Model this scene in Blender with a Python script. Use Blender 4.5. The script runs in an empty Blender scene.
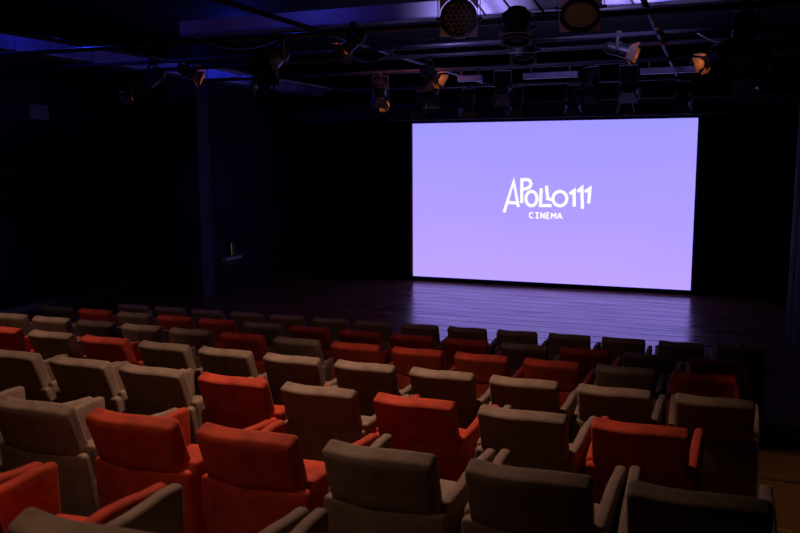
import bpy, bmesh, math, random
from mathutils import Vector, Matrix
random.seed(7)
C = bpy.context.scene.collection
sc = bpy.context.scene

# ------------------------------------------------------------ camera
cd = bpy.data.cameras.new('camera'); cam = bpy.data.objects.new('camera', cd); C.objects.link(cam)
cd.sensor_width = 36.0; cd.lens = 797.06 * 36 / 800
cd.clip_start = 0.05; cd.clip_end = 100
cam.matrix_world = (Matrix.Translation((0, 0, 2.865)) @ Matrix.Rotation(math.radians(21.226), 4, 'Z')
                    @ Matrix.Rotation(math.radians(90 - 7.908), 4, 'X') @ Matrix.Rotation(math.radians(-0.316), 4, 'Z'))
cd.dof.use_dof = True; cd.dof.focus_distance = 9.0; cd.dof.aperture_fstop = 4.0
sc.camera = cam
# ------------------------------------------------------------ world and exposure
w = bpy.data.worlds.new('world'); sc.world = w; w.use_nodes = True
w.node_tree.nodes['Background'].inputs[0].default_value = (0.3, 0.35, 1.0, 1)
w.node_tree.nodes['Background'].inputs[1].default_value = 0.0002
sc.view_settings.view_transform = 'Standard'; sc.view_settings.look = 'None'
sc.view_settings.gamma = 1; sc.view_settings.exposure = 0
sc.view_settings.use_curve_mapping = False

def aim(o, tgt):
    d = Vector(tgt) - o.location
    o.rotation_euler = d.to_track_quat('-Z', 'Y').to_euler()
def spot(name, loc, tgt, power, col, ang, blend, size=.08):
    l = bpy.data.lights.new(name, 'SPOT'); l.energy = power; l.color = col
    l.spot_size = math.radians(ang); l.spot_blend = blend; l.shadow_soft_size = size
    o = bpy.data.objects.new(name, l); C.objects.link(o); o.location = loc; aim(o, tgt); return o
def point(name, loc, power, col, size=.05):
    l = bpy.data.lights.new(name, 'POINT'); l.energy = power; l.color = col; l.shadow_soft_size = size
    o = bpy.data.objects.new(name, l); C.objects.link(o); o.location = loc; return o
WARM = (1.0, .67, .47)
# warm house lights over the seating, with added fill on the front rows
spot('house_light', (-2.4, 4.7, 4.05), (-2.3, 4.15, 0.8), 250, WARM, 106, .8)
spot('front_row_fill', (-2.2, 5.6, 4.1), (-2.9, 8.7, .8), 36, (1, .6, .5), 84, 1.0)  # two unseen weak spots added to lift the rows nearest the stage
spot('front_row_fill', (-6.6, 5.8, 4.1), (-6.4, 8.6, .6), 34, (1, .6, .5), 84, 1.0)
spot('house_light', (-6.5, 4.9, 4.05), (-6.6, 4.5, 0.6), 190, WARM, 112, .8)
spot('house_light', (-2.0, 1.3, 4.05), (-2.0, 1.95, 1.2), 44, WARM, 76, 1.0)
# added unseen fill: amber on the aisle steps, dim rose on the stage boards
spot('aisle_fill', (1.2, 5.2, 4.1), (1.15, 6.2, 0), 60, (1.0, .60, .28), 44, .6)
spot('stage_fill', (-4.0, 10.2, 4.5), (-5.0, 14.2, 0), 50, (1.0, .30, .42), 110, 1.0)
# blue and lilac work light spilling over the ceiling
BLUE = (.03, .05, 1.0); LILAC = (.40, .32, 1.0)
point('blue_work_light', (-7.9, 12.5, 4.75), 22, BLUE)
point('blue_work_light', (-7.7, 8.0, 4.75), 14, BLUE)
spot('lilac_spot', (-2.5, 7.95, 4.40), (-2.5, 8.62, 4.46), 62, LILAC, 110, .9)
spot('lilac_spot', (-.8, 7.95, 4.40), (-.8, 8.62, 4.46), 62, LILAC, 110, .9)
spot('lilac_spot', (-1.5, 5.9, 4.2), (-1.5, 7.1, 4.1), 3, LILAC, 75, .9)  # unseen spot added to put lilac on the square lamp frames
point('blue_work_light', (-4.4, 8.0, 4.75), 7, (.07, .07, 1.0))
spot('blue_wall_fill', (-7.5, 4.2, 4.2), (-11.2, 11.5, 2.6), 34, BLUE, 80, .8)  # unseen blue spot added to tint the left wall and its box unit

# ------------------------------------------------------------ materials
def mat(name, col, rough=.8, noise=0, nscale=8, metal=0, spec=.5, sheen=0, bump=0, bscale=60, emit=None, estr=0):
    m = bpy.data.materials.new(name); m.use_nodes = True
    nt = m.node_tree; b = nt.nodes['Principled BSDF']
    b.inputs['Base Color'].default_value = (*col, 1); b.inputs['Roughness'].default_value = rough
    b.inputs['Metallic'].default_value = metal; b.inputs['Specular IOR Level'].default_value = spec
    if sheen:
        b.inputs['Sheen Weight'].default_value = sheen; b.inputs['Sheen Roughness'].default_value = .4
        b.inputs['Sheen Tint'].default_value = (*[min(1, c * 2.2 + .05) for c in col], 1)
    if emit:
        b.inputs['Emission Color'].default_value = (*emit, 1); b.inputs['Emission Strength'].default_value = estr
    if noise:
        tc = nt.nodes.new('ShaderNodeTexCoord'); n = nt.nodes.new('ShaderNodeTexNoise')
        n.inputs['Scale'].default_value = nscale; n.inputs['Detail'].default_value = 5
        nt.links.new(tc.outputs['Object'], n.inputs['Vector'])
        r = nt.nodes.new('ShaderNodeValToRGB')
        r.color_ramp.elements[0].position = .3; r.color_ramp.elements[1].position = .72
        r.color_ramp.elements[0].color = (*[c * (1 - noise) for c in col], 1)
        r.color_ramp.elements[1].color = (*[min(1, c * (1 + noise)) for c in col], 1)
        nt.links.new(n.outputs['Fac'], r.inputs['Fac']); nt.links.new(r.outputs['Color'], b.inputs['Base Color'])
    if bump:
        tc = nt.nodes.new('ShaderNodeTexCoord'); n = nt.nodes.new('ShaderNodeTexNoise')
        n.inputs['Scale'].default_value = bscale
        nt.links.new(tc.outputs['Object'], n.inputs['Vector'])
        bp = nt.nodes.new('ShaderNodeBump'); bp.inputs['Strength'].default_value = bump; bp.inputs['Distance'].default_value = .01
        nt.links.new(n.outputs['Fac'], bp.inputs['Height']); nt.links.new(bp.outputs['Normal'], b.inputs['Normal'])
    return m
M_RED = mat('red_velvet', (.50, .055, .024), .85, .3, 9, spec=.2, sheen=.08, bump=.25, bscale=22)
M_GREY = mat('taupe_velvet', (.255, .165, .125), .88, .22, 9, spec=.2, sheen=.08, bump=.25, bscale=22)
M_DARK = mat('dark_brown_velvet', (.075, .05, .042), .88, .2, 9, spec=.2, sheen=.2, bump=.25, bscale=22)
M_STEEL = mat('black_steel', (.012, .012, .013), .5)
M_CAN = mat('matt_black_metal', (.014, .014, .017), .42, spec=.5)
M_PLATE = mat('pale_metal', (.55, .52, .55), .45)
M_DOOR = mat('worn_metal', (.16, .10, .06), .5)
M_PIPE = mat('dull_pipe', (.05, .05, .065), .35, .3, 4)
M_BLACK = mat('black_paint', (.006, .006, .008), .8)
M_BLACK.node_tree.nodes['Principled BSDF'].inputs['Specular IOR Level'].default_value = .15
M_WALL = mat('dark_blue_black_paint', (.014, .016, .026), .9, .25, 1.2, spec=.1)
M_CARPET = mat('brown_carpet', (.17, .09, .03), .95, .35, 55, spec=.1, bump=.4, bscale=180)
M_RISER = mat('dark_brown_riser', (.05, .028, .014), .85, .3, 20)
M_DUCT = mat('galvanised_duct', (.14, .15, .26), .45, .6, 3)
M_BEAM = mat('painted_beam', (.34, .34, .38), .7, .15, 2.5)
M_CURT = mat('dusty_black_cloth', (.11, .09, .10), .95, .3, 3, spec=.1)
M_WHITE = mat('white_tape', (.6, .55, .5), .6)
M_WOOD = mat('brown_wood_strip', (.22, .10, .05), .6)

def floor_mat():
    m = bpy.data.materials.new('dark_stage_boards'); m.use_nodes = True
    nt = m.node_tree; b = nt.nodes['Principled BSDF']; L = nt.links
    tc = nt.nodes.new('ShaderNodeTexCoord')
    br = nt.nodes.new('ShaderNodeTexBrick')
    br.inputs['Scale'].default_value = 1.0; br.inputs['Brick Width'].default_value = 60; br.inputs['Row Height'].default_value = .41
    br.inputs['Mortar Size'].default_value = .013; br.inputs['Mortar Smooth'].default_value = .6; br.inputs['Bias'].default_value = 0
    br.inputs['Color1'].default_value = (.13, .050, .036, 1); br.inputs['Color2'].default_value = (.085, .034, .026, 1)
    br.inputs['Mortar'].default_value = (.002, .002, .002, 1)
    L.new(tc.outputs['Object'], br.inputs['Vector'])
    L.new(br.outputs['Color'], b.inputs['Base Color'])
    mp = nt.nodes.new('ShaderNodeMapping'); mp.inputs['Scale'].default_value = (.6, 7, 1)
    L.new(tc.outputs['Object'], mp.inputs['Vector'])
    n = nt.nodes.new('ShaderNodeTexNoise'); n.inputs['Scale'].default_value = 1.3; n.inputs['Detail'].default_value = 6
    L.new(mp.outputs['Vector'], n.inputs['Vector'])
    mr = nt.nodes.new('ShaderNodeMapRange'); mr.inputs['From Min'].default_value = .3; mr.inputs['From Max'].default_value = .7
    mr.inputs['To Min'].default_value = .12; mr.inputs['To Max'].default_value = .36
    L.new(n.outputs['Fac'], mr.inputs['Value']); 
    rr = nt.nodes.new('ShaderNodeMath'); rr.operation = 'MULTIPLY_ADD'; rr.inputs[1].default_value = .6
    L.new(br.outputs['Fac'], rr.inputs[0]); L.new(mr.outputs['Result'], rr.inputs[2]); L.new(rr.outputs[0], b.inputs['Roughness'])
    sp = nt.nodes.new('ShaderNodeMapRange'); sp.inputs['To Min'].default_value = 1.0; sp.inputs['To Max'].default_value = .12
    L.new(br.outputs['Fac'], sp.inputs['Value']); L.new(sp.outputs['Result'], b.inputs['Specular IOR Level'])
    bp = nt.nodes.new('ShaderNodeBump'); bp.inputs['Strength'].default_value = .14; bp.inputs['Distance'].default_value = .01
    L.new(n.outputs['Fac'], bp.inputs['Height']); L.new(bp.outputs['Normal'], b.inputs['Normal'])
    return m
M_STAGE = floor_mat()

def screen_mat():
    m = bpy.data.materials.new('lit_screen_image'); m.use_nodes = True
    nt = m.node_tree; b = nt.nodes['Principled BSDF']; L = nt.links
    tc = nt.nodes.new('ShaderNodeTexCoord'); sx = nt.nodes.new('ShaderNodeSeparateXYZ'); L.new(tc.outputs['Object'], sx.inputs[0])
    mr = nt.nodes.new('ShaderNodeMapRange'); mr.inputs['From Min'].default_value = 0; mr.inputs['From Max'].default_value = 3.48
    L.new(sx.outputs['Z'], mr.inputs['Value'])
    n = nt.nodes.new('ShaderNodeTexNoise'); n.inputs['Scale'].default_value = .35; L.new(tc.outputs['Object'], n.inputs['Vector'])
    ad = nt.nodes.new('ShaderNodeMath'); ad.operation = 'MULTIPLY_ADD'; ad.inputs[1].default_value = .5; ad.inputs[2].default_value = -.25
    L.new(n.outputs['Fac'], ad.inputs[0]); a2 = nt.nodes.new('ShaderNodeMath'); L.new(ad.outputs[0], a2.inputs[0]); L.new(mr.outputs['Result'], a2.inputs[1])
    r = nt.nodes.new('ShaderNodeValToRGB'); e = r.color_ramp.elements
    e[0].position = 0; e[0].color = (.53, .375, 1.35, 1); e[1].position = 1; e[1].color = (.37, .325, 1.3, 1)
    k = r.color_ramp.elements.new(.35); k.color = (.46, .345, 1.32, 1)
    L.new(a2.outputs[0], r.inputs['Fac']); L.new(r.outputs['Color'], b.inputs['Emission Color'])
    b.inputs['Emission Strength'].default_value = 1.0; b.inputs['Base Color'].default_value = (.02, .02, .02, 1)
    b.inputs['Roughness'].default_value = .9; b.inputs['Specular IOR Level'].default_value = 0
    return m
M_SCREEN = screen_mat()
M_LETTER = mat('lit_white_lettering', (.1, .1, .1), .9, emit=(1, 1, 1), estr=1.0)
M_GLOW = mat('hot_lens', (.1, .05, .02), .4, emit=(1, .33, .07), estr=32)
M_DIMLENS = mat('dim_brown_lens', (.03, .013, .010), .35, emit=(1, .42, .3), estr=.008)
M_LED = mat('green_led', (.1, .1, .02), .4, emit=(.55, .8, .12), estr=.8)

# ------------------------------------------------------------ mesh helpers
def link(name, bm, m, parent=None, smooth=False):
    me = bpy.data.meshes.new(name)
    bmesh.ops.recalc_face_normals(bm, faces=bm.faces)
    bm.to_mesh(me); bm.free()
    if smooth:
        for p in me.polygons: p.use_smooth = True
    me.materials.append(m)
    o = bpy.data.objects.new(name, me); C.objects.link(o)
    if parent: o.parent = parent
    return o
def add_box(bm, x0, x1, y0, y1, z0, z1, rot=None, bev=0):
    r = bmesh.ops.create_cube(bm, size=1)
    vs = r['verts']
    for v in vs:
        v.co = Vector(((x0 + x1) / 2 + v.co.x * (x1 - x0), (y0 + y1) / 2 + v.co.y * (y1 - y0), (z0 + z1) / 2 + v.co.z * (z1 - z0)))
    if rot is not None:
        for v in vs: v.co = rot @ v.co
    if bev:
        es = list({e for v in vs for e in v.link_edges})
        bmesh.ops.bevel(bm, geom=es, offset=bev, segments=2, affect='EDGES', profile=.6)
def box(name, b, m, parent=None, kind=None, bev=0):
    bm = bmesh.new(); add_box(bm, *b, bev=bev); o = link(name, bm, m, parent)
    if kind: o['kind'] = kind
    return o
def add_tube(bm, pts, r, n=10, caps=True):
    rings = []
    pts = [Vector(p) for p in pts]
    for i, p in enumerate(pts):
        d = (pts[min(i + 1, len(pts) - 1)] - pts[max(i - 1, 0)]).normalized()
        a = d.cross(Vector((0, 0, 1)));
        if a.length < .05: a = d.cross(Vector((0, 1, 0)))
        a.normalize(); b = d.cross(a).normalized()
        rr = r[i] if isinstance(r, (list, tuple)) else r
        rings.append([bm.verts.new(p + rr * (math.cos(t) * a + math.sin(t) * b)) for t in [2 * math.pi * k / n for k in range(n)]])
    for i in range(len(rings) - 1):
        for k in range(n):
            bm.faces.new((rings[i][k], rings[i][(k + 1) % n], rings[i + 1][(k + 1) % n], rings[i + 1][k]))
    if caps:
        bm.faces.new(rings[0]); bm.faces.new(rings[-1])
def soft_box(hx, hy, hz, r, deform=None, n=7):
    """padded cushion: a box with fully rounded edges, bent by deform"""
    bm = bmesh.new()
    def coords(h):
        a = [-h, -h + r * .25, -h + r * .6, -h + r]
        m_ = [(-h + r) + (2 * h - 2 * r) * k / n for k in range(1, n)]
        return a + m_ + [-c for c in a[::-1]]
    X, Y, Z = coords(hx), coords(hy), coords(hz)
    H = (hx, hy, hz)
    cache = {}
    def V(p):
        key = tuple(round(c, 6) for c in p)
        if key in cache: return cache[key]
        q = Vector([max(-(h - r), min(h - r, c)) for c, h in zip(p, H)])
        d = Vector(p) - q
        co = q + d.normalized() * r if d.length > 1e-9 else q
        if deform: co = deform(co.copy())
        cache[key] = bm.verts.new(co); return cache[key]
    for ax, (A, B) in enumerate(((Y, Z), (X, Z), (X, Y))):
        for s in (-H[ax], H[ax]):
            for i in range(len(A) - 1):
                for j in range(len(B) - 1):
                    q = []
                    for a, b in ((A[i], B[j]), (A[i + 1], B[j]), (A[i + 1], B[j + 1]), (A[i], B[j + 1])):
                        p = [a, b]; p.insert(ax, s); q.append(V(p))
                    if len(set(q)) == 4: bm.faces.new(q)
    return bm
def thing(name, label, cat, loc=(0, 0, 0), rz=0, group=None):
    o = bpy.data.objects.new(name, None); C.objects.link(o); o.empty_display_size = .1
    o.location = loc; o.rotation_euler = (0, 0, rz)
    return tag(o, label, cat, group)
def tag(o, label, cat, group=None):
    o['label'] = label; o['category'] = cat
    if group: o['group'] = group
    return o
def copy_tree(o, parent=None):
    c = o.copy(); C.objects.link(c)
    if parent: c.parent = parent
    for ch in list(o.children): copy_tree(ch, c)
    return c

# ------------------------------------------------------------ the room
XR = 1.32
# stepped floor of the seating: every row stands on its own level
LV = [(-2.6, 2.40, 1.05), (2.40, 3.60, .88), (3.60, 4.82, .703), (4.82, 6.12, .524), (6.12, 7.30, .327), (7.30, 8.55, .161)]
bm = bmesh.new(); add_box(bm, -12.2, 3.4, 10.17, 17.4, -.2, 0); stage = link('floor', bm, M_STAGE); stage['kind'] = 'structure'
bm = bmesh.new()
for a, b, z in LV: add_box(bm, -12.2, XR, a, b, -.2, z)
add_box(bm, -12.2, XR, 8.55, 10.17, -.2, -.003)
f2 = link('floor_raked', bm, M_CARPET); f2.name = 'floor.001'; f2['kind'] = 'structure'
for k, (a, b, z) in enumerate(LV):
    nz = LV[k + 1][2] if k < 5 else 0
    bm = bmesh.new(); add_box(bm, -12.15, XR - .01, b + .001, b + .016, nz + .001, z + .004)
    add_box(bm, -12.15, XR - .01, b - .03, b + .016, z + .001, z + .006)
    o = link('trim_%d' % (k + 1), bm, M_RISER); o['kind'] = 'structure'
o = box('trim_7', (-8.9, XR - .02, 10.15, 10.185, -.004, .008), M_DOOR, kind='structure')
box('ceiling', (-12.4, 3.6, -2.8, 17.6, 5.1, 5.2), M_BLACK, kind='structure')
box('wall_back', (-12.4, 3.6, 17.22, 17.4, 0, 5.1), M_BLACK, kind='structure')
box('wall_left', (-12.4, -12.2, -2.8, 17.4, -.2, 5.1), M_WALL, kind='structure')
box('wall_rear', (-12.4, 3.6, -2.8, -2.6, -.2, 5.1), M_BLACK, kind='structure')
box('wall_right', (XR, XR + .2, -2.6, 10.9, -.2, 5.1), M_WALL, kind='structure')
box('wall_wing_right', (3.4, 3.6, 10.9, 17.4, -.2, 5.1), M_BLACK, kind='structure')
box('wall_proscenium_right', (XR + .2, 3.4, 10.8, 10.9, -.2, 5.1), M_BLACK, kind='structure')
# wall beside the stage on the left: a pier, then a panelled return
box('wall_stage_left', (-12.2, -9.72, 14.25, 14.5, 0, 5.1), M_BLACK, kind='structure')
bm = bmesh.new(); add_box(bm, -9.72, -9.55, 13.9, 17.2, 0, 5.1); o = link('wall_stage_side', bm, M_WALL); o['kind'] = 'structure'
bm = bmesh.new(); add_box(bm, -10.25, -9.55, 13.5, 13.9, 0, 5.1); add_box(bm, -10.28, -9.52, 13.47, 13.9, 1.5, 1.53)
o = link('wall_pier_left', bm, mat('blue_black_pier_paint', (.012, .016, .034), .8, .2, 2)); o['kind'] = 'structure'
box('baseboard_left', (-12.2, -12.0, 8.0, 14.2, -.02, .09), M_DOOR, kind='structure')
# black band over the screen
bm = bmesh.new(); add_box(bm, -9.5, XR + .3, 16.45, 16.55, 3.62, 3.93)
o = link('trim_8', bm, mat('blue_black_cloth_band', (.02, .02, .035), .9)); o['kind'] = 'structure'
box('trim_9', (-9.5, XR + .3, 16.43, 16.56, 3.931, 3.95), M_PIPE, kind='structure')

# ------------------------------------------------------------ the screen
SX0, SX1, SZ0, SZ1, SY = -6.335, -.285, .105, 3.58, 17.15
sr = thing('cinema_screen', 'large glowing violet cinema screen with white lettering on the back wall', 'screen', ((SX0 + SX1) / 2, SY, SZ0))
hw = (SX1 - SX0) / 2
bm = bmesh.new(); add_box(bm, -hw, hw, 0, .03, 0, SZ1 - SZ0); link('screen_surface', bm, M_SCREEN, sr)
bm = bmesh.new()
add_box(bm, -hw - .06, hw + .06, .032, .06, -.05, SZ1 - SZ0 + .05)
link('backing_frame', bm, M_BLACK, sr)
o = box('side_batten', (-hw - .052, -hw - .004, -.03, .03, 0, SZ1 - SZ0), M_WOOD, sr); o['label'] = 'thin brown wooden edge strip'
def strokes(polys, wd, zoff):
    bm = bmesh.new(); cx = (SX0 + SX1) / 2
    lay = 0
    for pts, closed in polys:
        pts = [Vector((x - cx, z - SZ0)) for x, z in pts]
        n = len(pts)
        L, R = [], []
        for i, p in enumerate(pts):
            if closed: a, b = pts[(i - 1) % n], pts[(i + 1) % n]
            else: a, b = pts[max(i - 1, 0)], pts[min(i + 1, n - 1)]
            d1 = (p - a).normalized() if (p - a).length > 1e-6 else (b - p).normalized()
            d2 = (b - p).normalized() if (b - p).length > 1e-6 else d1
            nn = Vector((-(d1.y + d2.y), d1.x + d2.x))
            if nn.length < 1e-4: nn = Vector((-d1.y, d1.x))
            nn.normalize()
            c = max(.35, nn.dot(Vector((-d1.y, d1.x))))
            q = nn * (wd / 2 / c)
            L.append(p + q); R.append(p - q)
        y = -zoff - lay * .0006; lay += 1
        vl = [bm.verts.new((v.x, y, v.y)) for v in L]; vr = [bm.verts.new((v.x, y, v.y)) for v in R]
        for i in range(n if closed else n - 1):
            j = (i + 1) % n
            bm.faces.new((vl[i], vl[j], vr[j], vr[i]))
    r = bmesh.ops.extrude_face_region(bm, geom=list(bm.faces))
    for v in r['geom']:
        if isinstance(v, bmesh.types.BMVert): v.co.y += .002
    return bm
def ell(cx, cz, rx, rz, n=32): return [(cx + rx * math.cos(2 * math.pi * k / n), cz + rz * math.sin(2 * math.pi * k / n)) for k in range(n)]
big = [([(-4.202, 1.622), (-3.995, 2.300), (-3.884, 1.745)], False), ([(-4.118, 1.841), (-3.911, 1.831)], False),
       ([(-3.812, 1.83), (-3.817, 2.339), (-3.700, 2.343), (-3.640, 2.317), (-3.612, 2.253), (-3.637, 2.182), (-3.702, 2.149), (-3.79, 2.129)], False),
       (ell(-3.600, 1.932, .121, .155), True),
       ([(-3.389, 2.158), (-3.402, 1.785), (-3.16, 1.789)], False), ([(-3.281, 2.211), (-3.245, 1.935), (-3.155, 1.912)], False),
       (ell(-2.987, 1.940, .147, .154), True),
       ([(-2.783, 2.044), (-2.690, 2.112), (-2.678, 1.772)], False), ([(-2.62, 2.09), (-2.529, 2.172), (-2.505, 1.73)], False),
       ([(-2.464, 2.091), (-2.362, 2.160), (-2.38, 1.846)], False)]
o = link('title_lettering', strokes(big, .069, .003), M_LETTER, sr); o['label'] = 'hand-drawn white capital letters and three ones'
sm = [([(-3.552, 1.620), (-3.605, 1.628), (-3.631, 1.605), (-3.633, 1.54), (-3.606, 1.514), (-3.554, 1.522)], False),
      ([(-3.506, 1.63), (-3.435, 1.629)], False), ([(-3.471, 1.631), (-3.469, 1.518)], False), ([(-3.504, 1.517), (-3.433, 1.515)], False),
      ([(-3.388, 1.508), (-3.388, 1.636)], False), ([(-3.388, 1.634), (-3.313, 1.508)], False), ([(-3.313, 1.504), (-3.313, 1.632)], False),
      ([(-3.205, 1.627), (-3.266, 1.626), (-3.264, 1.513), (-3.199, 1.514)], False), ([(-3.265, 1.571), (-3.213, 1.572)], False),
      ([(-3.157, 1.508), (-3.157, 1.634)], False), ([(-3.157, 1.628), (-3.113, 1.564), (-3.069, 1.627)], False), ([(-3.068, 1.634), (-3.068, 1.508)], False),
      ([(-3.035, 1.508), (-2.985, 1.632)], False), ([(-2.985, 1.632), (-2.933, 1.508)], False), ([(-3.016, 1.547), (-2.952, 1.549)], False)]
o = link('subtitle_lettering', strokes(sm, .031, .003), M_LETTER, sr); o['label'] = 'small white capitals under the title'

# ------------------------------------------------------------ chairs
WB = .4715 / 2
def d_back(c):   # upper back pad, leaning back so that its padded top rolls towards the rear
    z = c.z + .690; x = c.x
    y = c.y + .030 + (.835 - z) * math.tan(math.radians(20)) + .030 * ((x / WB) ** 2 - 1) * .8
    return Vector((x * (1 + .03 * (z - .70)), y, z + c.y * .34 * (.4 + .6 * max(0, c.z / .132)) + .003 * math.sin(x * 19)))
def d_panel(c):
    z = c.z + .34; x = c.x
    k = min(1, max(0, (z - .40) / .2))
    y = c.y + .120 - .022 * k + .16 * max(0, .40 - z) + .012 * ((x / .27) ** 2 - 1)
    return Vector((x * (1 - .035 * k), y, z))
def d_seat(c):
    t = 1 - (c.x / .23) ** 2
    return Vector((c.x, c.y + .49, c.z + .345 + (.014 * t if c.z > 0 else 0) + (c.y) * .05))
def d_arm(s):
    def f(c):
        y = c.y + .46
        x = c.x + s * (.247 + .018 * (y - .12) / .68)
        z = c.z + .41 + (.012 if c.z > 0 else 0) * math.sin((y - .12) / .68 * math.pi) + (.006 * s * math.sin(y * 15) if c.z > .1 else 0)
        return Vector((x, y, z))
    return f
def make_chair(m):
    t = thing('cinema_chair', 'x', 'armchair')
    link('backrest', soft_box(WB, .050, .132, .026, d_back), m, t, True)
    link('back_panel', soft_box(.277, .034, .24, .022, d_panel), m, t, True)
    link('seat', soft_box(.215, .26, .07, .035, d_seat), m, t, True)
    for s in (-1, 1): link('armrest', soft_box(.0265, .34, .195, .020, d_arm(s)), m, t, True)
    for s in (-1, 1):
        bm = bmesh.new()
        add_box(bm, s * .25 - .014, s * .25 + .014, .24, .28, 0, .23, bev=.003)
        add_box(bm, s * .25 - .014, s * .25 + .014, .66, .70, 0, .23, bev=.003)
        add_box(bm, s * .25 - .02, s * .25 + .02, .20, .74, 0, .018, bev=.003)
        link('leg_frame', bm, M_STEEL, t)
    return t
protos = {}
MATS = {'r': M_RED, 'g': M_GREY, 'd': M_DARK}
WORD = {'r': 'red', 'g': 'grey', 'd': 'dark brown'}
ORD = ['', 'first', 'second', 'third', 'fourth', 'fifth', 'sixth', 'seventh', 'eighth', 'ninth', 'tenth', 'eleventh', 'twelfth', 'thirteenth', 'fourteenth', 'fifteenth', 'sixteenth']
# right-most left corner x, back y, top z, rotation, floor, colours left to right, small shifts, row wording
ROWS = [
 (-.577, 1.55, 1.90, 0, 1.05, 'rrggg', [0, 0, 0, 0, 0], 'rearmost row nearest the viewer'),
 (-.224, 2.759, 1.73, .0003, .88, 'ggrrggg', [0, .012, -.009, -.008, .005, .008, -.003], 'second row from the rear'),
 (-.511, 3.953, 1.553, -.0175, .703, 'gggrgrgr', [-.005, .009, -.009, .012, -.011, -.008, .008, .001], 'third row from the rear'),
 (-.158, 5.165, 1.374, -.0097, .524, 'rgrgggggggg', [-.02, .02, -.007, .015, -.009, -.02, .016, .02, -.018, -.013, .012], 'middle row of seats'),
 (-.215, 6.477, 1.177, .0007, .327, 'ggdggrgrrrrgr', [.02, .001, .02, -.015, -.007, -.007, -.02, .002, .017, -.01, .008, .02, -.017], 'third row from the stage'),
 (-.102, 7.654, 1.011, -.0008, .161, 'drgrrgrrrrgrgr', [0, -.001, .013, -.007, -.013, .002, -.012, .02, .004, -.007, .002, -.012, -.005, .007], 'second row from the stage'),
 (.141, 8.997, .85, .0284, 0, 'gggggggggggggg', [0, .02, .02, .02, -.02, .02, -.02, -.001, -.02, -.02, -.002, -.016, .02, -.001], 'front row beside the stage'),
]
for x0, y0, zt, th, fz, cols, dx, rowname in ROWS:
    L = len(cols)
    for i, c in enumerate(cols):
        j = i - (L - 1)
        if c not in protos:
            protos[c] = make_chair(MATS[c]); o = protos[c]
        else: o = copy_tree(protos[c])
        u = j * .6 + WB
        o.location = (x0 + u * math.cos(th) + max(-.005, min(.005, dx[i])), y0 + u * math.sin(th), fz + .002)
        o.rotation_euler = (0, 0, th + random.uniform(-.003, .003))
        k = L - i
        o['label'] = '%s velvet armchair, %s from the right-hand aisle, %s' % (WORD[c], ORD[k], rowname)
        o['category'] = 'chair'; o['group'] = 'armchairs in the ' + rowname

# ------------------------------------------------------------ ceiling steelwork
def bar(name, a, b, r, m, label, cat, group=None, seg=1):
    bm = bmesh.new(); pts = [Vector(a).lerp(Vector(b), k / seg) for k in range(seg + 1)]
    org = Vector(a)
    add_tube(bm, [p - org for p in pts], r, 12)
    o = link(name, bm, m, None, True); o.location = org
    return tag(o, label, cat, group)
bar('lighting_pipe', (-11.5, 7.5, 4.10), (1.3, 7.5, 4.10), .026, M_PIPE, 'horizontal lighting pipe crossing the ceiling nearest the viewer', 'pipe', 'lighting pipes')
bar('lighting_pipe', (-11.5, 8.82, 4.10), (1.3, 8.82, 4.10), .026, M_PIPE, 'horizontal lighting pipe just under the lilac lit ceiling beam', 'pipe', 'lighting pipes')
bar('lighting_pipe', (-11.5, 11.45, 4.12), (1.3, 11.45, 4.12), .03, M_PIPE, 'horizontal lighting pipe holding the pale light battens', 'pipe', 'lighting pipes')
bar('lighting_pipe', (-11.5, 9.8, 4.12), (1.3, 9.8, 4.12), .026, M_PIPE, 'horizontal lighting pipe carrying the brightest orange lamp', 'pipe', 'lighting pipes')
bar('lighting_pipe', (-3.2, 7.05, 4.36), (-.2, 7.05, 4.36), .026, M_PIPE, 'short upper pipe holding the two large round lamps', 'pipe', 'lighting pipes')
bar('lighting_pipe', (-9.4, 14.3, 4.12), (1.3, 14.3, 4.12), .026, M_PIPE, 'horizontal lighting pipe nearest the screen', 'pipe', 'lighting pipes')
for x, l in ((-6.9, 'dark pipe running towards the stage beside the long duct'), (-3.9, 'dark pipe running towards the stage above the left edge of the screen'), (-.6, 'dark pipe running towards the stage above the right half of the screen')):
    bar('grid_pipe', (x, 3.2, 4.165), (x, 15.0, 4.165), .026, M_STEEL, l, 'pipe', 'lengthwise grid pipes')
# long duct on the left
bm = bmesh.new()
add_box(bm, -.17, .17, 0, 11.9, -.10, .11, bev=.02)
for k in range(9): add_box(bm, -.185, .185, .3 + k * 1.4, .335 + k * 1.4, -.115, .125, bev=.004)
o = link('ventilation_duct', bm, M_DUCT); o.location = (-8.55, 4.9, 4.33)
tag(o, 'long blue-lit ventilation duct running under the ceiling on the left', 'duct')
# lilac lit beam across
bb = thing('ceiling_beam', 'pale beam crossing the ceiling, lit bright lilac above the screen', 'beam', (-2.5, 8.62, 4.385))
bm = bmesh.new(); add_box(bm, -3.8, 3.7, 0, .16, .0, .17, bev=.01); link('web', bm, M_BEAM, bb)
bm = bmesh.new(); add_box(bm, -3.8, 3.7, -.02, .18, -.014, .0); link('flange', bm, M_DUCT, bb)
tr = thing('lattice_truss', 'dark lattice truss hanging in front of the lilac lit beam', 'truss', (-2.2, 8.35, 4.4))
bm = bmesh.new(); add_tube(bm, [(-.35, 0, -.11), (1.5, 0, -.11)], .016, 8); link('lower_chord', bm, M_CAN, tr, True)
bm = bmesh.new(); add_tube(bm, [(-.35, 0, .28), (1.5, 0, .28)], .016, 8); link('upper_chord', bm, M_CAN, tr, True)
for k in range(6):
    bm = bmesh.new(); a = -.35 + k * .3; add_tube(bm, [(a, 0, .28), (a + .3, 0, -.11)], .012, 6); link('brace', bm, M_CAN, tr, True)

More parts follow.
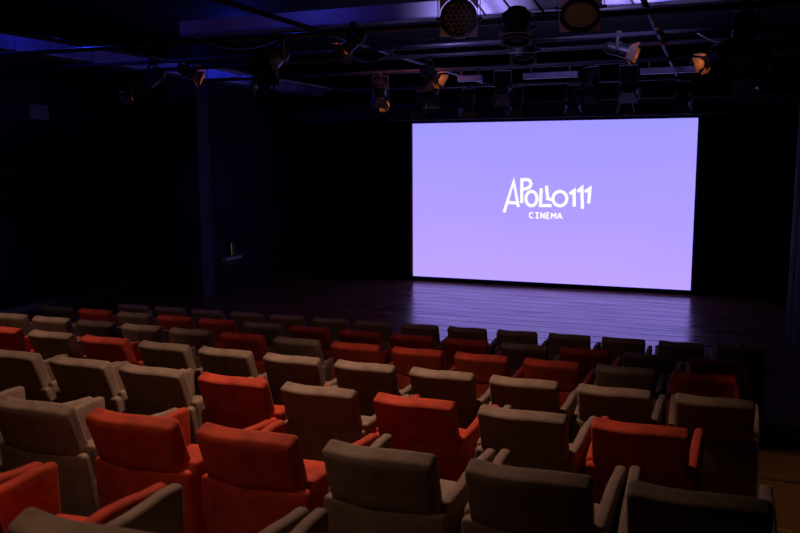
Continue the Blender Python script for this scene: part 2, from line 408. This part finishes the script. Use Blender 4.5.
# cables
def cable(a, b, sag, r, label, m=M_PIPE):
    bm = bmesh.new(); a = Vector(a); b = Vector(b); pts = []
    for k in range(15):
        t = k / 14; p = a.lerp(b, t) - a; p.z -= sag * 4 * t * (1 - t); pts.append(p)
    add_tube(bm, pts, r, 6); o = link('cable', bm, m, None, True); o.location = a
    tag(o, label, 'cable', 'cables slung under the lighting grid')
M_CABLE = mat('pale_cable', (.35, .33, .36), .5)
cable((-6.05, 8.62, 4.34), (-4.75, 8.62, 4.30), .16, .007, 'slack cable drooping below the left end of the pale beam', M_CABLE)
cable((-4.1, 8.80, 4.11), (-3.45, 8.80, 4.11), .16, .007, 'short looped cable under the pipe left of the screen', M_CABLE)
cable((-2.9, 7.5, 4.08), (-2.3, 7.5, 4.08), .10, .006, 'short looped cable beside the honeycomb lamp', M_CABLE)
cable((-.2, 8.82, 4.08), (.6, 8.82, 4.08), .14, .006, 'looped cable at the right end of the second pipe', M_CABLE)

# ------------------------------------------------------------ theatre lamps
def lathe(bm, prof, n=20, axis='Y'):
    rings = []
    for d, r in prof:
        rings.append([bm.verts.new((r * math.cos(2 * math.pi * k / n), d, r * math.sin(2 * math.pi * k / n))) for k in range(n)])
    for i in range(len(rings) - 1):
        for k in range(n): bm.faces.new((rings[i][k], rings[i][(k + 1) % n], rings[i + 1][(k + 1) % n], rings[i + 1][k]))
    bm.faces.new(rings[0]); return rings
def orient(yaw, tilt): return Matrix.Rotation(math.radians(yaw), 4, 'Z') @ Matrix.Rotation(math.radians(tilt), 4, 'X')
def add_mesh(name, bm, m, t, R, smooth=False):
    bmesh.ops.transform(bm, matrix=R, verts=bm.verts); return link(name, bm, m, t, smooth)
t_lens = [None]
def make_lamp(label, loc, yaw, tilt, s=1.0, lens=M_CAN, doors=True, frame=None, r=.10, length=.28, cat='lamp', name='theatre_spotlight', door_m=M_DOOR, pipe_z=4.10, open_a=35, group='theatre lamps on the lighting grid'):
    """lamp: can along +Y (beam), turned by yaw and tilted (negative = down)"""
    t = thing(name, label, cat, loc, 0, group)
    R = orient(yaw, tilt) @ Matrix.Scale(s, 4)
    bm = bmesh.new()
    rings = lathe(bm, [(-length * .62, r * .35), (-length * .6, r * .7), (-length * .45, r * .92), (-length * .1, r * .95), (length * .1, r), (length * .38, r), (length * .40, r * 1.08), (length * .44, r * 1.08), (length * .44, r * .9), (length * .30, r * .88)])
    for k in range(4):
        q = -length * (.42 - .08 * k); lathe(bm, [(q, r * .9), (q, r * 1.1), (q + .008, r * 1.1), (q + .008, r * .9)])
    hs = add_mesh('housing', bm, M_CAN, t, R, False)
    bm = bmesh.new()
    pr = [(length * .33, r * .88)] + [(length * .33 + .02 * (1 - (q / 5) ** 2), r * .88 * q / 5) for q in (4, 3, 2, 1)]
    rr = lathe(bm, [(d, max(q, .001)) for d, q in pr]); bm.faces.new(rr[-1])
    lens_o = add_mesh('lens', bm, lens, t, R, True); t_lens[0] = lens_o
    if frame:
        bm = bmesh.new(); a = r * 1.12; yp = length * .34
        for x0, x1, z0, z1 in ((-a, a, a - .006, a), (-a, a, -a, -a + .006), (-a, -a + .006, -a, a), (a - .006, a, -a, a)):
            add_box(bm, x0, x1, yp, yp + .006, z0, z1)
        for sx in (-1, 1):
            for sz in (-1, 1):
                for yy in (yp, yp + .006):
                    bm.faces.new([bm.verts.new((sx * a * a_, yy, sz * a * b_)) for a_, b_ in ((1, 1), (1, .36), (.72, .72), (.36, 1))])
        add_mesh('filter_frame', bm, frame, t, R)
    if doors:
        for k in range(4):
            bm = bmesh.new()
            w0, w1, h = r * .85, r * 1.35, r * 1.5
            f = [bm.verts.new(p) for p in ((-w0, 0, 0), (w0, 0, 0), (w1, h, 0), (-w1, h, 0))]
            fc = bm.faces.new(f)
            e = bmesh.ops.extrude_face_region(bm, geom=[fc])
            for v in e['geom']:
                if isinstance(v, bmesh.types.BMVert): v.co.z += .003
            Q = Matrix.Rotation(math.pi / 2 * k, 4, 'Y') @ Matrix.Translation((0, length * .45, r * 1.02)) @ Matrix.Rotation(math.radians(open_a if k % 2 == 0 else open_a * .6), 4, 'X')
            add_mesh('barn_door', bm, door_m, hs, R @ Q)
    # yoke and clamp
    Y = Matrix.Rotation(math.radians(yaw), 4, 'Z')
    bm = bmesh.new(); a = r * 1.25 * s; top = max(.12, pipe_z - loc[2] - .05)
    add_box(bm, -a - .004, -a + .004, -.015, .015, -.02, top)
    add_box(bm, a - .004, a + .004, -.015, .015, -.02, top)
    add_box(bm, -a, a, -.015, .015, top - .006, top)
    for sx in (-1, 1): add_tube(bm, [(sx * (a + .02), 0, 0), (sx * r * .9 * s, 0, 0)], .012, 8)
    yk = add_mesh('yoke', bm, M_CAN, t, Y)
    bm = bmesh.new(); add_box(bm, -.02, .02, -.03, .03, top, top + .075, bev=.006); add_tube(bm, [(0, -.05, top + .03), (0, .05, top + .03)], .01, 8)
    add_mesh('clamp', bm, M_STEEL, yk, Y)
    return t
# big round LED cans facing the seats, square pale frames
def honeycomb(r, R, y):
    bm = bmesh.new()
    for i in range(-3, 4):
        for j in range(-3, 4):
            x = (i + .5 * (j % 2)) * r * .29; z = j * r * .25
            if x * x + z * z < (r * .78) ** 2:
                rings = lathe(bm, [(0, r * .07), (0, r * .12), (.012, r * .12), (.012, r * .07)], 6)
                for rg in rings:
                    for v in rg: v.co += Vector((x, y, z))
    add_mesh('lens_honeycomb', bm, mat('brown_honeycomb', (.07, .035, .025), .4), t_lens[0], R)
l1 = make_lamp('large round honeycomb lamp with square lilac frame above screen left', (-2.16, 7.05, 4.075), 196, -3, 1, M_DIMLENS, False, M_PLATE, .15, .30, pipe_z=4.36)
honeycomb(.15, orient(196, -3), .118)
make_lamp('large round brown-lensed lamp in square frame above screen centre', (-1.09, 7.05, 4.10), 188, -48, 1, M_DIMLENS, False, M_PLATE, .155, .28, pipe_z=4.36)
make_lamp('dark scoop lamp between the two large round lamps, upper of two', (-1.74, 7.5, 4.03), 190, -75, 1, M_CAN, False, M_PLATE, .13, .30)
make_lamp('dark scoop lamp hanging below the gap between the large round lamps', (-1.97, 8.82, 4.0), 190, -72, 1, M_CAN, False, M_PLATE, .13, .28)
# warm glowing lamps
gl = [((-3.38, 9.80, 3.90), 262, -30, 'lamp with glowing orange barn doors right of the slack pipe above screen left edge'),
      ((-5.95, 14.3, 3.88), 235, -25, 'small glowing orange lamp left of the screen top corner'),
      ((-.02, 9.80, 3.93), 122, -22, 'brightest glowing orange lamp above the right edge of the screen'),
      ((-.96, 8.82, 3.95), 268, -18, 'glowing orange lamp high above the right half of the screen'),
      ((-8.1, 9.80, 3.86), 60, -40, 'lamp with thin orange-lit barn doors under the long duct'),
      ((-6.34, 8.82, 3.95), 300, -25, 'orange-glowing lamp hanging against the long blue duct'),
      ((-3.40, 7.5, 4.0), 80, -35, 'faintly orange lamp near the top edge, left of the screen')]
for loc, yaw, tilt, lab in gl:
    t = make_lamp(lab, loc, yaw, tilt, .8, M_GLOW, True, None, .08, .30, pipe_z=4.12)
# dark lamps on the pipes
dk = [((-6.9, 8.82, 3.88), 150, -40, 'dark lamp under the second pipe at far left of the grid'),
      ((-5.2, 8.82, 3.86), 200, -50, 'dark lamp under the second pipe, right of the slack cable'),
      ((-4.3, 7.50, 3.88), 170, -35, 'dark lamp on the nearest pipe left of the glowing one'),
      ((-4.75, 11.45, 3.88), 20, -40, 'dark lamp on the batten pipe left of the screen'),
      ((-3.9, 11.45, 3.86), 170, -50, 'dark lamp on the batten pipe over the left screen edge'),
      ((-2.85, 11.45, 3.86), 10, -45, 'dark lamp on the batten pipe between the pale battens'),
      ((-1.60, 11.45, 3.86), 160, -60, 'dark lamp on the batten pipe above the lettering'),
      ((-1.1, 11.45, 3.86), 190, -50, 'dark lamp on the batten pipe right of the lettering'),
      ((.45, 11.45, 3.86), 30, -50, 'dark lamp at the right end of the batten pipe'),
      ((-5.1, 14.3, 3.84), 170, -55, 'dark lamp on the stage pipe above the screen top left'),
      ((-4.2, 14.3, 3.84), 185, -60, 'dark lamp on the stage pipe, second over the screen'),
      ((-3.3, 14.3, 3.84), 175, -60, 'dark lamp on the stage pipe above the lettering'),
      ((-2.3, 14.3, 3.84), 190, -55, 'dark lamp on the stage pipe right of centre'),
      ((-1.4, 14.3, 3.84), 180, -60, 'dark lamp on the stage pipe, second from the screen right edge'),
      ((-.5, 14.3, 3.84), 185, -50, 'dark lamp on the stage pipe above the screen top right'),
      ((.3, 8.82, 3.88), 200, -30, 'dark lamp at the right end of the second pipe'),
      ((.2, 7.5, 3.88), 165, -60, 'dark lamp at the right end of the nearest pipe')]
for loc, yaw, tilt, lab in dk:
    make_lamp(lab, loc, yaw, tilt, .95, M_CAN, True, None, .10, .30, door_m=M_CAN, pipe_z=4.12)
# pale light battens
for x0, x1, lab in ((-3.52, -3.15, 'short pale light batten left of the lettering, under the pipe'), (-2.55, -1.78, 'longer pale light batten above the lettering, under the pipe'), (-.95, -.2, 'blue-lit light batten above the right end of the screen')):
    t = thing('light_batten', lab, 'light batten', ((x0 + x1) / 2, 11.45, 3.98), 0, 'light battens')
    h = (x1 - x0) / 2
    bm = bmesh.new(); add_box(bm, -h, h, -.05, .05, -.045, .035, bev=.008); link('body', bm, M_DUCT, t)
    for s in (-1, 1):
        bm = bmesh.new(); add_box(bm, s * h * .7 - .012, s * h * .7 + .012, -.02, .02, .035, .12); link('bracket', bm, M_STEEL, t)
spot('batten_fill', (-1.6, 10.3, 4.6), (-1.8, 11.6, 3.9), 5, LILAC, 120, .8)  # unseen lilac spot added to brighten the pale battens
spot('blue_grid_light', (-2.4, 12.9, 4.8), (-2.4, 15.5, 3.9), 2.2, BLUE, 150, .8)

# ------------------------------------------------------------ small things at the sides
# boxed unit on the left wall
t = thing('wall_unit', 'dark blue-lit boxed air unit high on the left', 'air unit', (-10.6, 10.1, 3.47))
bm = bmesh.new(); add_box(bm, -.75, .55, -.3, .1, 0, .24, bev=.02); link('casing', bm, mat('blue_grey_casing', (.03, .04, .12), .6), t)
bm = bmesh.new(); add_box(bm, -.7, .5, -.306, -.300, -.0, .03); add_box(bm, -.05, .05, -.308, -.300, .12, .15); link('vent_strip', bm, M_DUCT, t)
bm = bmesh.new(); add_tube(bm, [(-.5, 0, .24), (-.5, 0, 1.63)], .012, 8); link('hanger_rod', bm, M_STEEL, t)
bm = bmesh.new(); add_tube(bm, [(.4, 0, .24), (.4, 0, 1.63)], .012, 8); link('hanger_rod', bm, M_STEEL, t)
# desk shelf with meter by the stage
t = thing('equipment_shelf', 'small violet-grey shelf on the wall left of the stage', 'shelf', (-9.55, 14.45, .70))
bm = bmesh.new(); add_box(bm, 0, .16, -.28, .28, 0, .05, bev=.006); link('board', bm, M_BEAM, t)
bm = bmesh.new(); add_box(bm, 0, .02, -.2, .2, -.12, 0); link('bracket', bm, M_STEEL, t)
t = thing('level_meter', 'slim dark device with a column of green dots on the shelf', 'level meter', (-9.47, 14.5, .751))
bm = bmesh.new(); add_box(bm, -.04, .04, -.05, .05, 0, .32, bev=.005); cs = link('casing', bm, M_CAN, t)
for k in range(6):
    bm = bmesh.new(); add_box(bm, .0, .010, -.052, -.049, .05 + k * .043, .058 + k * .043); link('green_light', bm, M_LED, cs)
# curtain at the right of the stage
bm = bmesh.new(); N = 60; front = []; back = []
for k in range(N + 1):
    y = 11.15 + 2.75 * k / N; x = .035 * math.sin(k * 1.05) + .015 * math.sin(k * 2.3)
    front.append((x, y)); back.append((x + .012, y))
prof = front + back[::-1]
for (zlo, zhi) in ((.03, 4.4),):
    lo = [bm.verts.new((x * 1.15, y - 11.15, zlo)) for x, y in prof]; hi = [bm.verts.new((x, y - 11.15, zhi)) for x, y in prof]
n = len(prof)
for k in range(n): bm.faces.new((lo[k], lo[(k + 1) % n], hi[(k + 1) % n], hi[k]))
for q in range(N):
    bm.faces.new((hi[q], hi[q + 1], hi[n - 2 - q], hi[n - 1 - q])); bm.faces.new((lo[q], lo[n - 1 - q], lo[n - 2 - q], lo[q + 1]))
o = link('stage_curtain', bm, M_CURT, None, True); o.location = (1.26, 11.15, 0)
tag(o, 'dusty black side curtain edge at the right of the stage', 'curtain')
bar('curtain_track', (1.27, 10.95, 4.43), (1.27, 14.0, 4.43), .02, M_STEEL, 'black curtain track above the right side curtain', 'curtain track')
# white tape marks on the stage
for x, y, a, l, lab in ((-5.87, 13.93, .3, .12, 'small pale tape mark on the dark stage, left of the reflection'), (-5.45, 13.42, -.5, .14, 'pale tape mark on the stage just in front of another, left side'),
                        (.56, 13.97, .2, .09, 'pale tape mark on the dark stage boards at the far right'), (.47, 12.82, 1.2, .12, 'pale tape mark on the stage at right, nearest the seats')):
    o = box('tape_mark', (-l / 2, l / 2, -.012, .012, 0, .002), M_WHITE); o.location = (x, y, .0005); o.rotation_euler = (0, 0, a)
    tag(o, lab, 'tape mark', 'tape marks on the stage')
